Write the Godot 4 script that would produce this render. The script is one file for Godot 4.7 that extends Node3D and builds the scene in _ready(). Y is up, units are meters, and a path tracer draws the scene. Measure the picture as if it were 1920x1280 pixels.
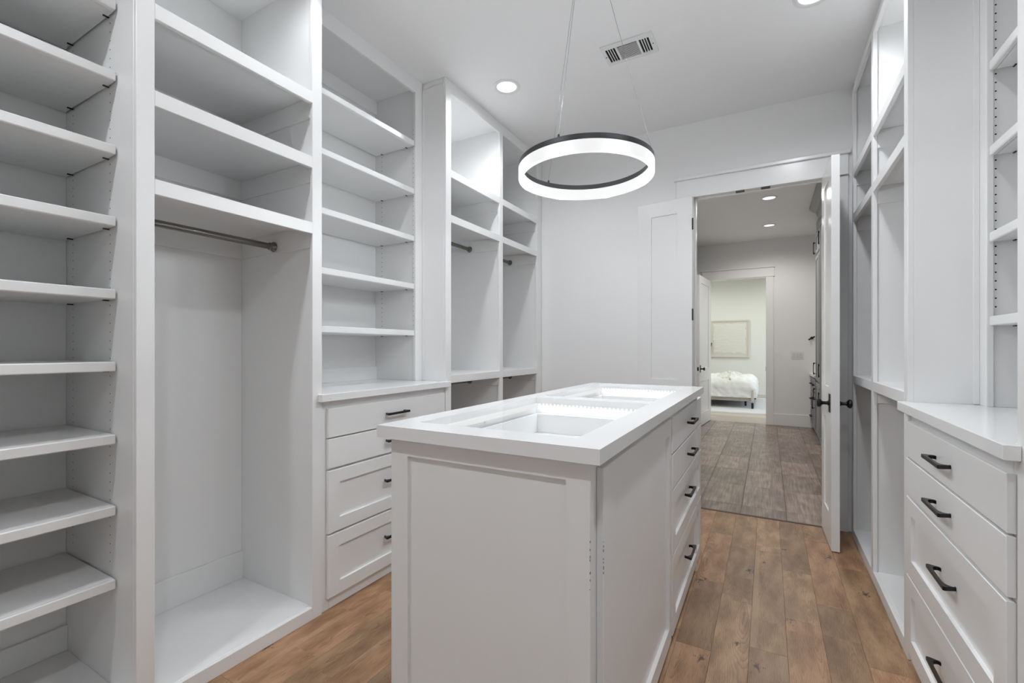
extends Node3D
# World: x to the right, y up, depth d into the picture (z = -d). Metres. The camera stands at (0, 1.25, 0).

const CEIL := 3.02
const BACK := 3.86            # face of the wall with the double doors
const FACE_L := -1.83         # face frames of the cabinets on the left
const FACE_R := 0.49          # face frames of the cabinets on the right
const DEEP := 0.57            # depth of the cabinets

var taken := {}
var boxes := {}
var M := {}
var rng := RandomNumberGenerator.new()


# ------------------------------------------------------------------ names and metas
func numbered(called: String) -> String:
	if not taken.has(called):
		taken[called] = 0
		return called
	taken[called] += 1
	return "%s_%03d" % [called, taken[called]]

func tag(o: Node3D, label: String, category: String, group := "") -> Node3D:
	o.set_meta("label", label)
	o.set_meta("category", category)
	if group != "":
		o.set_meta("group", group)
	return o

func P(x: float, y: float, d: float) -> Vector3:
	return Vector3(x, y, -d)

func base(called: String, at: Vector3) -> Node3D:
	var o := Node3D.new()
	o.name = numbered(called)
	add_child(o)
	o.position = at
	return o

func thing(called: String, label: String, category: String, at: Vector3, group := "") -> Node3D:
	return tag(base(called, at), label, category, group)

func structure(called: String, at: Vector3, label := "") -> Node3D:
	var o := base(called, at)
	o.set_meta("kind", "structure")
	if label != "":
		o.set_meta("label", label)
	return o

# a mesh as a child of parent; pos is a world position while parents are never turned unless said so
func put(parent: Node3D, called: String, mesh: Mesh, mat: Material, pos: Vector3, turn := Vector3.ZERO) -> MeshInstance3D:
	var o := MeshInstance3D.new()
	o.name = called if parent != self else numbered(called)
	o.mesh = mesh
	o.material_override = mat
	parent.add_child(o, true)
	var origin := Vector3.ZERO
	var p: Node = parent
	while p != self:
		origin += (p as Node3D).position
		p = p.get_parent()
	o.position = pos - origin
	o.rotation = turn
	o.cast_shadow = GeometryInstance3D.SHADOW_CASTING_SETTING_ON
	return o

# a child of a turned mesh, placed in that mesh's own axes
func put_local(parent: Node3D, called: String, mesh: Mesh, mat: Material, pos: Vector3, turn := Vector3.ZERO) -> MeshInstance3D:
	var o := MeshInstance3D.new()
	o.name = called
	o.mesh = mesh
	o.material_override = mat
	parent.add_child(o, true)
	o.position = pos
	o.rotation = turn
	return o


# ------------------------------------------------------------------ mesh helpers
func start() -> SurfaceTool:
	var st := SurfaceTool.new()
	st.begin(Mesh.PRIMITIVE_TRIANGLES)
	return st

func tri(st: SurfaceTool, a: Vector3, b: Vector3, c: Vector3, n: Vector3) -> void:
	var flip := (b - a).cross(c - a).dot(n) > 0.0
	for v in ([a, c, b] if flip else [a, b, c]):
		st.set_normal(n)
		st.set_uv(Vector2(v.x, v.z))
		st.add_vertex(v)

func quad(st: SurfaceTool, a: Vector3, b: Vector3, c: Vector3, d: Vector3, n: Vector3) -> void:
	tri(st, a, b, c, n)
	tri(st, a, c, d, n)

func add_box(st: SurfaceTool, c: Vector3, s: Vector3, b := 0.0015) -> void:
	var h := s * 0.5
	b = minf(b, minf(h.x, minf(h.y, h.z)) * 0.45)
	var ax := [Vector3.RIGHT, Vector3.UP, Vector3.BACK]
	for i in 3:
		for sg in [-1.0, 1.0]:
			var j: int = (i + 1) % 3
			var k: int = (i + 2) % 3
			var n: Vector3 = ax[i] * sg
			var o: Vector3 = c + n * h[i]
			var u: Vector3 = ax[j] * (h[j] - b)
			var v: Vector3 = ax[k] * (h[k] - b)
			quad(st, o - u - v, o + u - v, o + u + v, o - u + v, n)
	if b <= 0.0:
		return
	for i in 3:
		var j: int = (i + 1) % 3
		var k: int = (i + 2) % 3
		for sj in [-1.0, 1.0]:
			for sk in [-1.0, 1.0]:
				var n: Vector3 = (ax[j] * sj + ax[k] * sk).normalized()
				var p1: Vector3 = c + ax[j] * sj * h[j] + ax[k] * sk * (h[k] - b)
				var p2: Vector3 = c + ax[j] * sj * (h[j] - b) + ax[k] * sk * h[k]
				var u: Vector3 = ax[i] * (h[i] - b)
				quad(st, p1 - u, p1 + u, p2 + u, p2 - u, n)
	for sx in [-1.0, 1.0]:
		for sy in [-1.0, 1.0]:
			for sz in [-1.0, 1.0]:
				var g := Vector3(sx, sy, sz)
				var q := c + Vector3(h.x * sx, h.y * sy, h.z * sz)
				tri(st, q - Vector3(0, b * sy, b * sz), q - Vector3(b * sx, 0, b * sz), q - Vector3(b * sx, b * sy, 0), g.normalized())

func box_mesh(s: Vector3, b := 0.0015) -> ArrayMesh:
	var key := "%.4f %.4f %.4f %.4f" % [s.x, s.y, s.z, b]
	if not boxes.has(key):
		var st := start()
		add_box(st, Vector3.ZERO, s, b)
		boxes[key] = st.commit()
	return boxes[key]

func bx(parent: Node3D, called: String, x0: float, x1: float, y0: float, y1: float, d0: float, d1: float, mat: Material, b := 0.0015) -> MeshInstance3D:
	return put(parent, called, box_mesh(Vector3(absf(x1 - x0), absf(y1 - y0), absf(d1 - d0)), b), mat, P((x0 + x1) / 2, (y0 + y1) / 2, (d0 + d1) / 2))

# left (side -1) or right (side 1) cabinets: g is how deep behind the face frame plane
func dx(side: int, g: float) -> float:
	return FACE_L - g if side < 0 else FACE_R + g

func cb(side: int, parent: Node3D, called: String, g0: float, g1: float, y0: float, y1: float, d0: float, d1: float, mat: Material, b := 0.0015) -> MeshInstance3D:
	return bx(parent, called, dx(side, g0), dx(side, g1), y0, y1, d0, d1, mat, b)

# flat outline (x, y) extruded from z0 to z1
func prism(outline: PackedVector2Array, z0: float, z1: float, b := 0.0) -> ArrayMesh:
	var st := start()
	if Geometry2D.is_polygon_clockwise(outline):
		outline.reverse()
	var n := outline.size()
	var inner := PackedVector2Array()
	for i in n:
		var p := outline[i]
		var e0 := (p - outline[(i + n - 1) % n]).normalized()
		var e1 := (outline[(i + 1) % n] - p).normalized()
		var m := (Vector2(-e0.y, e0.x) + Vector2(-e1.y, e1.x))
		m = m / maxf(m.length_squared() * 0.5, 0.2)
		inner.append(p + m * b)
	var idx := Geometry2D.triangulate_polygon(inner)
	for i in range(0, idx.size(), 3):
		for e in [[z0, Vector3.FORWARD], [z1, Vector3.BACK]]:
			var a := inner[idx[i]]
			var c := inner[idx[i + 1]]
			var d := inner[idx[i + 2]]
			tri(st, Vector3(a.x, a.y, e[0]), Vector3(c.x, c.y, e[0]), Vector3(d.x, d.y, e[0]), e[1])
	for i in n:
		var a := outline[i]
		var c := outline[(i + 1) % n]
		var ai := inner[i]
		var ci := inner[(i + 1) % n]
		var e := (c - a).normalized()
		var nn := Vector3(e.y, -e.x, 0)
		quad(st, Vector3(a.x, a.y, z0 + b), Vector3(c.x, c.y, z0 + b), Vector3(c.x, c.y, z1 - b), Vector3(a.x, a.y, z1 - b), nn)
		if b > 0.0:
			quad(st, Vector3(a.x, a.y, z1 - b), Vector3(c.x, c.y, z1 - b), Vector3(ci.x, ci.y, z1), Vector3(ai.x, ai.y, z1), (nn + Vector3.BACK).normalized())
			quad(st, Vector3(a.x, a.y, z0 + b), Vector3(c.x, c.y, z0 + b), Vector3(ci.x, ci.y, z0), Vector3(ai.x, ai.y, z0), (nn + Vector3.FORWARD).normalized())
	return st.commit()

# a board w x h x t facing +z with sunk panels (Rect2 in its own axes), on one or both faces
func panelled(w: float, h: float, t: float, panels: Array, sunk: float, both := false, b := 0.0015) -> ArrayMesh:
	var st := start()
	var xs := [-w / 2 + b, w / 2 - b]
	var ys := [-h / 2 + b, h / 2 - b]
	for r in panels:
		for v in [r.position.x, r.end.x]:
			if not xs.has(v): xs.append(v)
		for v in [r.position.y, r.end.y]:
			if not ys.has(v): ys.append(v)
	xs.sort()
	ys.sort()
	for face in [1.0, -1.0]:
		var plain: bool = face < 0.0 and not both
		var z: float = t / 2 * face
		var n := Vector3(0, 0, face)
		for i in xs.size() - 1:
			for j in ys.size() - 1:
				var mid := Vector2((xs[i] + xs[i + 1]) / 2, (ys[j] + ys[j + 1]) / 2)
				var zz := z
				for r in panels:
					if r.has_point(mid) and not plain:
						zz = z - sunk * face
				quad(st, Vector3(xs[i], ys[j], zz), Vector3(xs[i + 1], ys[j], zz), Vector3(xs[i + 1], ys[j + 1], zz), Vector3(xs[i], ys[j + 1], zz), n)
		if not plain:
			for r in panels:
				var lo: Vector2 = r.position
				var hi: Vector2 = r.end
				var z2: float = z - sunk * face
				quad(st, Vector3(lo.x, lo.y, z), Vector3(hi.x, lo.y, z), Vector3(hi.x, lo.y, z2), Vector3(lo.x, lo.y, z2), Vector3.UP)
				quad(st, Vector3(lo.x, hi.y, z), Vector3(hi.x, hi.y, z), Vector3(hi.x, hi.y, z2), Vector3(lo.x, hi.y, z2), Vector3.DOWN)
				quad(st, Vector3(lo.x, lo.y, z), Vector3(lo.x, hi.y, z), Vector3(lo.x, hi.y, z2), Vector3(lo.x, lo.y, z2), Vector3.RIGHT)
				quad(st, Vector3(hi.x, lo.y, z), Vector3(hi.x, hi.y, z), Vector3(hi.x, hi.y, z2), Vector3(hi.x, lo.y, z2), Vector3.LEFT)
		var zo: float = z - b * face
		var W := w / 2
		var H := h / 2
		for sg in [-1.0, 1.0]:
			quad(st, Vector3((W - b) * sg, -H + b, z), Vector3((W - b) * sg, H - b, z), Vector3(W * sg, H, zo), Vector3(W * sg, -H, zo), Vector3(sg, 0, face).normalized())
			quad(st, Vector3(-W + b, (H - b) * sg, z), Vector3(W - b, (H - b) * sg, z), Vector3(W, H * sg, zo), Vector3(-W, H * sg, zo), Vector3(0, sg, face).normalized())
	var W2 := w / 2
	var H2 := h / 2
	var T := t / 2 - b
	for sg in [-1.0, 1.0]:
		quad(st, Vector3(W2 * sg, -H2, -T), Vector3(W2 * sg, H2, -T), Vector3(W2 * sg, H2, T), Vector3(W2 * sg, -H2, T), Vector3(sg, 0, 0))
		quad(st, Vector3(-W2, H2 * sg, -T), Vector3(W2, H2 * sg, -T), Vector3(W2, H2 * sg, T), Vector3(-W2, H2 * sg, T), Vector3(0, sg, 0))
	return st.commit()

# a closed slab with rectangular holes: cells of a grid that are solid
func slab(xs: Array, zs: Array, y0: float, y1: float, holes: Array) -> ArrayMesh:
	var st := start()
	var solid := func(i: int, j: int) -> bool:
		return i >= 0 and j >= 0 and i < xs.size() - 1 and j < zs.size() - 1 and not holes.has(Vector2i(i, j))
	for i in xs.size() - 1:
		for j in zs.size() - 1:
			if not solid.call(i, j):
				continue
			var a: float = xs[i]
			var b: float = xs[i + 1]
			var c: float = zs[j]
			var d: float = zs[j + 1]
			quad(st, Vector3(a, y1, c), Vector3(b, y1, c), Vector3(b, y1, d), Vector3(a, y1, d), Vector3.UP)
			quad(st, Vector3(a, y0, c), Vector3(b, y0, c), Vector3(b, y0, d), Vector3(a, y0, d), Vector3.DOWN)
			if not solid.call(i - 1, j): quad(st, Vector3(a, y0, c), Vector3(a, y1, c), Vector3(a, y1, d), Vector3(a, y0, d), Vector3.LEFT)
			if not solid.call(i + 1, j): quad(st, Vector3(b, y0, c), Vector3(b, y1, c), Vector3(b, y1, d), Vector3(b, y0, d), Vector3.RIGHT)
			if not solid.call(i, j - 1): quad(st, Vector3(a, y0, c), Vector3(a, y1, c), Vector3(b, y1, c), Vector3(b, y0, c), Vector3.FORWARD)
			if not solid.call(i, j + 1): quad(st, Vector3(a, y0, d), Vector3(a, y1, d), Vector3(b, y1, d), Vector3(b, y0, d), Vector3.BACK)
	return st.commit()

# profile of (radius, height) turned about y; sharp where the profile bends by more than about 35 degrees
func lathe(profile: Array, segs := 32, closed := false) -> ArrayMesh:
	var st := start()
	var n := profile.size()
	var count := n if closed else n - 1
	var nrm := []
	for i in count:
		var e: Vector2 = (profile[(i + 1) % n] - profile[i]).normalized()
		nrm.append(Vector2(e.y, -e.x))
	for i in count:
		var a: Vector2 = profile[i]
		var b: Vector2 = profile[(i + 1) % n]
		var na: Vector2 = nrm[i]
		var nb: Vector2 = nrm[i]
		if i > 0 or closed:
			var o: Vector2 = nrm[(i + count - 1) % count]
			if o.dot(na) > 0.8: na = (na + o).normalized()
		if i < count - 1 or closed:
			var o2: Vector2 = nrm[(i + 1) % count]
			if o2.dot(nb) > 0.8: nb = (nb + o2).normalized()
		for k in segs:
			var t0 := TAU * k / segs
			var t1 := TAU * (k + 1) / segs
			var c0 := Vector3(cos(t0), 0, sin(t0))
			var c1 := Vector3(cos(t1), 0, sin(t1))
			var v := [[c0 * a.x + Vector3.UP * a.y, c0 * na.x + Vector3.UP * na.y], [c1 * a.x + Vector3.UP * a.y, c1 * na.x + Vector3.UP * na.y],
				[c1 * b.x + Vector3.UP * b.y, c1 * nb.x + Vector3.UP * nb.y], [c0 * b.x + Vector3.UP * b.y, c0 * nb.x + Vector3.UP * nb.y]]
			for f in [[0, 1, 2], [0, 2, 3]]:
				var p0: Vector3 = v[f[0]][0]
				var p1: Vector3 = v[f[1]][0]
				var p2: Vector3 = v[f[2]][0]
				var cr := (p1 - p0).cross(p2 - p0)
				if cr.length_squared() < 1e-18:
					continue
				var order: Array = [f[0], f[2], f[1]] if cr.dot(v[f[0]][1] + v[f[2]][1]) > 0.0 else f
				for q in order:
					st.set_normal(v[q][1])
					st.set_uv(Vector2.ZERO)
					st.add_vertex(v[q][0])
	return st.commit()

func cylinder(r: float, h: float, segs := 20, b := 0.0) -> ArrayMesh:
	if b > 0.0:
		return lathe([Vector2(0, -h / 2), Vector2(r - b, -h / 2), Vector2(r, -h / 2 + b), Vector2(r, h / 2 - b), Vector2(r - b, h / 2), Vector2(0, h / 2)], segs)
	return lathe([Vector2(0, -h / 2), Vector2(r, -h / 2), Vector2(r, h / 2), Vector2(0, h / 2)], segs)

func wire(parent: Node3D, called: String, a: Vector3, b: Vector3, r: float, mat: Material) -> MeshInstance3D:
	var o := put(parent, called, cylinder(r, a.distance_to(b), 8), mat, (a + b) / 2)
	var y := (b - a).normalized()
	var x := y.cross(Vector3(0.3, 0.1, 1.0)).normalized()
	o.basis = Basis(x, y, x.cross(y))
	return o


# ------------------------------------------------------------------ materials
func paint(r: float, g: float, b: float, rough: float, metal := 0.0) -> StandardMaterial3D:
	var m := StandardMaterial3D.new()
	m.albedo_color = Color(r, g, b)
	m.roughness = rough
	m.metallic = metal
	return m

func glow(c: Color, energy: float) -> StandardMaterial3D:
	var m := paint(0.2, 0.2, 0.2, 0.6)
	m.emission_enabled = true
	m.emission = c
	m.emission_energy_multiplier = energy
	return m

func noise(kind_seed: int, freq: float, octaves := 2) -> FastNoiseLite:
	var n := FastNoiseLite.new()
	n.seed = kind_seed
	n.noise_type = FastNoiseLite.TYPE_SIMPLEX_SMOOTH
	n.frequency = freq
	n.fractal_octaves = octaves
	return n

# oak boards: a plane cut through a log, one millimetre a pixel across and along
func oak_texture(k: int) -> ImageTexture:
	var w := 144
	var h := 1024
	var r := RandomNumberGenerator.new()
	r.seed = 900 + k
	var n1 := noise(k * 7 + 1, 0.9)
	var n2 := noise(k * 7 + 2, 14.0)
	var n3 := noise(k * 7 + 3, 1.0, 1)
	var n4 := noise(k * 7 + 4, 5.0, 3)
	var cx := 0.07 + r.randf_range(-0.05, 0.05)
	var deep := r.randf_range(0.0, 0.05)
	var tilt := r.randf_range(-0.03, 0.03)
	var ringw := r.randf_range(0.0034, 0.0058)
	var sap := r.randf() < 0.2
	var sap_left := r.randf() < 0.5
	var knots := []
	for i in (1 if r.randf() < 0.6 else 0):
		knots.append(Vector3(r.randf_range(0.02, 0.12), r.randf_range(0.1, 0.95), r.randf_range(0.006, 0.012)))
	var light := Vector3(190, 157, 124)
	var dark := Vector3(122, 92, 67)
	var data := PackedByteArray()
	data.resize(w * h * 3)
	var at := 0
	for j in h:
		var y := j / 1000.0
		var wander := n1.get_noise_1d(y) * 0.022
		var d := deep + tilt * y + n1.get_noise_1d(y * 0.8 + 40.0) * 0.045
		for i in w:
			var x := i / 1000.0
			var kx := 0.0
			var knot := 0.0
			for kn: Vector3 in knots:
				var q := ((x - kn.x) * (x - kn.x) * 1.6 + (y - kn.y) * (y - kn.y) * 0.5) / (kn.z * kn.z)
				if q < 24.0:
					kx += exp(-q * 0.22) * 0.012
					var rough := q * (1.0 + 1.6 * n2.get_noise_2d(x * 4.0, y * 2.0))
					knot = maxf(knot, maxf(exp(-rough * rough * 0.9), 0.55 * exp(-absf(rough) * 0.5) if n4.get_noise_2d(x * 9.0, y * 4.0) > 0.12 else 0.0))
			var rad := sqrt((x - cx + wander) * (x - cx + wander) + d * d) + n2.get_noise_2d(x * 2.2, y * 0.5) * 0.0022 + kx
			var ring := fposmod(rad / ringw, 1.0)
			var late := ring * ring * ring * (1.0 if ring < 0.93 else (1.0 - ring) / 0.07)
			var pore := n3.get_noise_2d(x * 620.0, y * 14.0)
			var t := 0.16 + late * 0.55 + n4.get_noise_2d(x * 2.0, y * 0.6) * 0.55
			if pore > 0.25:
				t += (pore - 0.25) * (1.1 - 0.7 * ring)
			var c := light.lerp(dark, clampf(t, 0.0, 1.25))
			if sap:
				var edge := 0.026 + n1.get_noise_1d(y * 1.3 + 9.0) * 0.03
				var into := edge - (x if sap_left else 0.14 - x)
				if into > 0.0:
					c = c.lerp(Vector3(190, 163, 134), clampf(into / 0.006, 0.0, 0.6))
			if knot > 0.0:
				c = c.lerp(Vector3(66, 52, 46), knot * 0.9)
			data[at] = clampi(int(c.x), 0, 255)
			data[at + 1] = clampi(int(c.y), 0, 255)
			data[at + 2] = clampi(int(c.z), 0, 255)
			at += 3
	return ImageTexture.create_from_image(Image.create_from_data(w, h, false, Image.FORMAT_RGB8, data))

# stone-look tiles with pale veins running along the tile
func tile_texture(k: int) -> ImageTexture:
	var w := 192
	var h := 384
	var n1 := noise(300 + k, 1.0, 3)
	var n2 := noise(330 + k, 1.0, 2)
	var n3 := noise(360 + k, 1.0, 2)
	var data := PackedByteArray()
	data.resize(w * h * 3)
	var at := 0
	for j in h:
		var y := j / float(h)
		for i in w:
			var x := i / float(w)
			var bend := n3.get_noise_2d(x * 1.2, y * 1.6) * 0.022
			var band := n1.get_noise_2d((x + bend) * 13.0, y * 1.0)
			var fine := n2.get_noise_2d((x + bend) * 60.0, y * 1.6)
			var cloud := n3.get_noise_2d(x * 2.0 + 8.0, y * 2.0)
			var t := 0.40 + band * 0.42 + fine * 0.42 + cloud * 0.40
			if absf(n1.get_noise_2d((x + bend) * 5.0 + 30.0, y * 3.0)) < 0.018:
				t += 0.35
			var c := Vector3(124, 105, 94).lerp(Vector3(194, 177, 164), clampf(t, 0.0, 1.0))
			data[at] = int(c.x)
			data[at + 1] = int(c.y)
			data[at + 2] = int(c.z)
			at += 3
	return ImageTexture.create_from_image(Image.create_from_data(w, h, false, Image.FORMAT_RGB8, data))

func make_materials() -> void:
	M.wall = paint(0.945, 0.945, 0.943, 0.75)
	M.ceiling = paint(0.95, 0.95, 0.95, 0.85)
	M.cab = paint(0.95, 0.95, 0.948, 0.34)          # satin cabinet paint
	M.top = paint(0.95, 0.95, 0.95, 0.16)           # worktops
	M.door = paint(0.95, 0.95, 0.948, 0.24)
	M.black = paint(0.05, 0.05, 0.052, 0.38)
	M.steel = paint(0.50, 0.49, 0.48, 0.16, 1.0)
	M.hole = paint(0.04, 0.04, 0.04, 0.8)
	M.vent_dark = paint(0.06, 0.06, 0.06, 0.9)
	M.white_metal = paint(0.90, 0.90, 0.90, 0.4)
	M.ring_metal = paint(0.16, 0.16, 0.165, 0.42)
	M.cable = paint(0.62, 0.62, 0.62, 0.35, 0.8)
	M.grout = paint(0.40, 0.365, 0.34, 0.9)
	M.under = paint(0.24, 0.17, 0.12, 0.9)
	M.strip = paint(0.36, 0.30, 0.26, 0.5)
	M.vanity = paint(0.55, 0.555, 0.56, 0.4)
	M.mirror = paint(0.24, 0.25, 0.27, 0.08, 0.9)
	M.bed_white = paint(0.95, 0.945, 0.935, 0.95)
	M.throw = paint(0.955, 0.945, 0.92, 0.95)
	M.upholstery = paint(0.80, 0.765, 0.72, 0.95)
	M.rug = paint(0.86, 0.86, 0.865, 1.0)
	M.canvas = paint(0.87, 0.85, 0.81, 0.9)
	M.canvas_pale = paint(0.915, 0.905, 0.87, 0.8)
	M.bedroom = paint(0.935, 0.932, 0.91, 0.8)
	M.well = paint(0.93, 0.93, 0.93, 0.5)
	var g := StandardMaterial3D.new()
	g.transparency = BaseMaterial3D.TRANSPARENCY_ALPHA
	g.albedo_color = Color(0.95, 0.97, 0.96, 0.06)
	g.roughness = 0.02
	g.metallic_specular = 0.25
	M.glass = g
	M.lens = glow(Color(1.0, 1.0, 1.0), 0.93)
	M.ring_glow = glow(Color(1.0, 1.0, 1.0), 0.80)
	M.led = glow(Color(1.0, 1.0, 1.0), 4.0)
	M.tube = glow(Color(1.0, 1.0, 1.0), 0.8)
	M.steel_dark = paint(0.26, 0.25, 0.24, 0.35, 0.8)
	M.switch = paint(0.86, 0.86, 0.86, 0.35)
	M.pale_oak = [paint(0.74, 0.70, 0.655, 0.5), paint(0.70, 0.66, 0.615, 0.5), paint(0.77, 0.735, 0.69, 0.5)]
	M.chip = paint(0.45, 0.43, 0.41, 0.9)
	M.oak = []
	for k in 10:
		M.oak.append(oak_texture(k))
	M.tile = []
	for k in 4:
		var tx := tile_texture(k)
		for tone in [1.0, 0.93, 0.86]:
			var m := paint(tone, tone, tone, 0.30)
			m.albedo_texture = tx
			M.tile.append(m)


# ------------------------------------------------------------------ lamps
func lamp_flags(l: Light3D, at: Vector3, energy: float, c: Color) -> void:
	add_child(l)
	l.position = at
	l.light_color = c
	l.light_energy = energy
	l.shadow_enabled = true

func downlight(x: float, d: float, label: String, energy: float, c := Color(1.0, 0.98, 0.95), y := CEIL, group := "recessed lights in the ceiling") -> void:
	var t := thing("ceiling_light", label, "ceiling light", P(x, y, d), group)
	put(t, "trim_ring", lathe([Vector2(0.068, 0.0), Vector2(0.090, 0.0), Vector2(0.092, -0.003), Vector2(0.088, -0.006), Vector2(0.074, -0.006), Vector2(0.068, -0.002)], 40, true), M.white_metal, P(x, y, d))
	put(t, "lens", lathe([Vector2(0, -0.004), Vector2(0.060, -0.004), Vector2(0.068, -0.002), Vector2(0.068, 0.0), Vector2(0, 0.0)], 40), M.lens, P(x, y, d))
	var s := SpotLight3D.new()
	s.name = "ceiling_lamp"
	lamp_flags(s, P(x, y - 0.02, d), energy, c)
	s.rotation = Vector3(-PI / 2, 0, 0)
	s.spot_angle = 82.0
	s.spot_angle_attenuation = 0.6
	s.spot_range = 12.0
	s.spot_attenuation = 2.0
	s.light_size = 0.06


# ------------------------------------------------------------------ fittings
func pull_mesh(length: float) -> ArrayMesh:
	# bar pull seen from above: feet at y = 0, bar at y = 0.034, rounded inner corners
	var a := length / 2
	var o := PackedVector2Array([Vector2(-a + 0.012, 0), Vector2(-a, 0.028), Vector2(-a + 0.002, 0.034), Vector2(a - 0.002, 0.034), Vector2(a, 0.028), Vector2(a - 0.012, 0), Vector2(a - 0.022, 0)])
	for i in 7:
		var t := i / 6.0 * PI / 2
		o.append(Vector2(a - 0.044 + 0.030 * cos(t), 0.006 + 0.019 * sin(t)))
	for i in 7:
		var t := PI / 2 + i / 6.0 * PI / 2
		o.append(Vector2(-a + 0.044 + 0.030 * cos(t), 0.006 + 0.019 * sin(t)))
	o.append(Vector2(-a + 0.022, 0))
	return prism(o, -0.006, 0.006, 0.0008)

func knob_mesh() -> ArrayMesh:
	return lathe([Vector2(0, 0), Vector2(0.016, 0), Vector2(0.016, 0.004), Vector2(0.011, 0.008), Vector2(0.010, 0.028), Vector2(0.013, 0.036), Vector2(0.024, 0.043), Vector2(0.027, 0.050), Vector2(0.027, 0.056), Vector2(0.023, 0.061), Vector2(0.012, 0.064), Vector2(0, 0.0645)], 28)

# turn: about y, so that the front's own +z faces the room
func drawer(parent: Node3D, w: float, h: float, at: Vector3, turn: float, framed: bool, pull_len := 0.172) -> void:
	var panels := []
	if framed:
		panels.append(Rect2(-w / 2 + 0.066, -h / 2 + 0.063, w - 0.132, h - 0.126))
	var dr := put(parent, "drawer", panelled(w, h, 0.019, panels, 0.012, false, 0.002), M.cab, at, Vector3(0, turn, 0))
	var hn := put_local(dr, "handle", pulls[pull_len], M.black, Vector3(0, 0.012 if framed else 0.0, -0.0025 if framed else 0.0095), Vector3(PI / 2, 0, 0))
	hn.set_meta("label", "black bar handle")

var pulls := {}

func four_drawers(parent: Node3D, x: float, d0: float, d1: float, turn: float) -> void:
	for r in [[0.822, 0.960, false], [0.675, 0.815, false], [0.366, 0.664, true], [0.058, 0.356, true]]:
		drawer(parent, d1 - d0, r[1] - r[0], P(x, (r[0] + r[1]) / 2, (d0 + d1) / 2), turn, r[2])

func pin_holes(parent: Node3D, spots: Array, axis_d: float, r: float) -> void:
	# sockets for shelf pins: short dark sleeves let into the panel, all in one part
	var st := start()
	var c := cylinder(r, 0.003, 8)
	for s in spots:
		st.append_from(c, 0, Transform3D(Basis(Vector3.RIGHT, PI / 2), P(s.x, s.y, axis_d) - parent.position))
	var o := MeshInstance3D.new()
	o.name = "pin_sleeves"
	o.mesh = st.commit()
	o.material_override = M.hole
	o.set_meta("kind", "stuff")
	parent.add_child(o, true)

func closet_rod(side: int, y: float, d0: float, d1: float, label: String) -> void:
	var x := dx(side, 0.28)
	var t := thing("closet_rod", label, "closet rod", P(x, y, d0), "steel closet rods")
	put(t, "tube", cylinder(0.0145, d1 - d0 - 0.010, 24), M.steel, P(x, y, (d0 + d1) / 2), Vector3(PI / 2, 0, 0))
	for e in [d0, d1]:
		var s := 1.0 if e == d0 else -1.0
		put(t, "end_socket", lathe([Vector2(0, 0.0), Vector2(0.023, 0.0), Vector2(0.025, 0.004), Vector2(0.022, 0.010), Vector2(0.018, 0.018), Vector2(0.018, 0.026), Vector2(0.0155, 0.028), Vector2(0, 0.028)], 24), M.steel, P(x, y, e), Vector3(-PI / 2 * s, 0, 0))

# strips under a fixed shelf, along the back and both sides of a bay
func cleats(side: int, t: Node3D, y_top: float, d0: float, d1: float, g_back: float) -> void:
	cb(side, t, "back_cleat", g_back - 0.016, g_back, y_top - 0.095, y_top, d0, d1, M.cab)
	cb(side, t, "side_cleat", 0.0195, g_back - 0.016, y_top - 0.095, y_top, d0, d0 + 0.009, M.cab)
	cb(side, t, "side_cleat", 0.0195, g_back - 0.016, y_top - 0.095, y_top, d1 - 0.009, d1, M.cab)

# fixed rails + shelves of one bay between the stiles d0 and d1 (inner edges)
func bay(side: int, t: Node3D, d0: float, d1: float, rails: Array) -> void:
	var a := d0 - 0.010
	var b := d1 + 0.010
	for r in rails:
		cb(side, t, "rail", 0.0, 0.019, r[0], r[1], d0, d1, M.cab)
		cb(side, t, "shelf", 0.019, DEEP, r[1] - 0.020, r[1], a, b, M.cab)
		cleats(side, t, r[1] - 0.020, a, b, DEEP)
	cb(side, t, "top_rail", 0.0, 0.019, 2.93, CEIL - 0.06, d0, d1, M.cab)
	cb(side, t, "top_panel", 0.019, DEEP, 2.955, 2.975, a, b, M.cab)
	cb(side, t, "bottom_rail", 0.0, 0.019, 0.0, 0.057, d0, d1, M.cab)
	cb(side, t, "deck", 0.019, DEEP, 0.036, 0.057, a, b, M.cab)
	cb(side, t, "baseboard", DEEP - 0.014, DEEP, 0.057, 0.197, a, b, M.cab)
	cb(side, t, "back_panel", DEEP, DEEP + 0.010, 0.0, 2.975, a, b, M.cab)

func side_panel(side: int, t: Node3D, d0: float, d1: float) -> void:
	cb(side, t, "side_panel", 0.019, DEEP + 0.010, 0.0, 2.975, d0, d1, M.cab)

func stile(side: int, t: Node3D, d0: float, d1: float) -> void:
	cb(side, t, "stile", 0.0, 0.019, 0.0, CEIL - 0.06, d0, d1, M.cab)

# the narrow board that closes the gap between a cabinet's top and the ceiling, set a little back
func filler(side: int, t: Node3D, d0: float, d1: float) -> void:
	cb(side, t, "top_filler", 0.012, 0.026, CEIL - 0.06, CEIL, d0, d1, M.cab)


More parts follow.
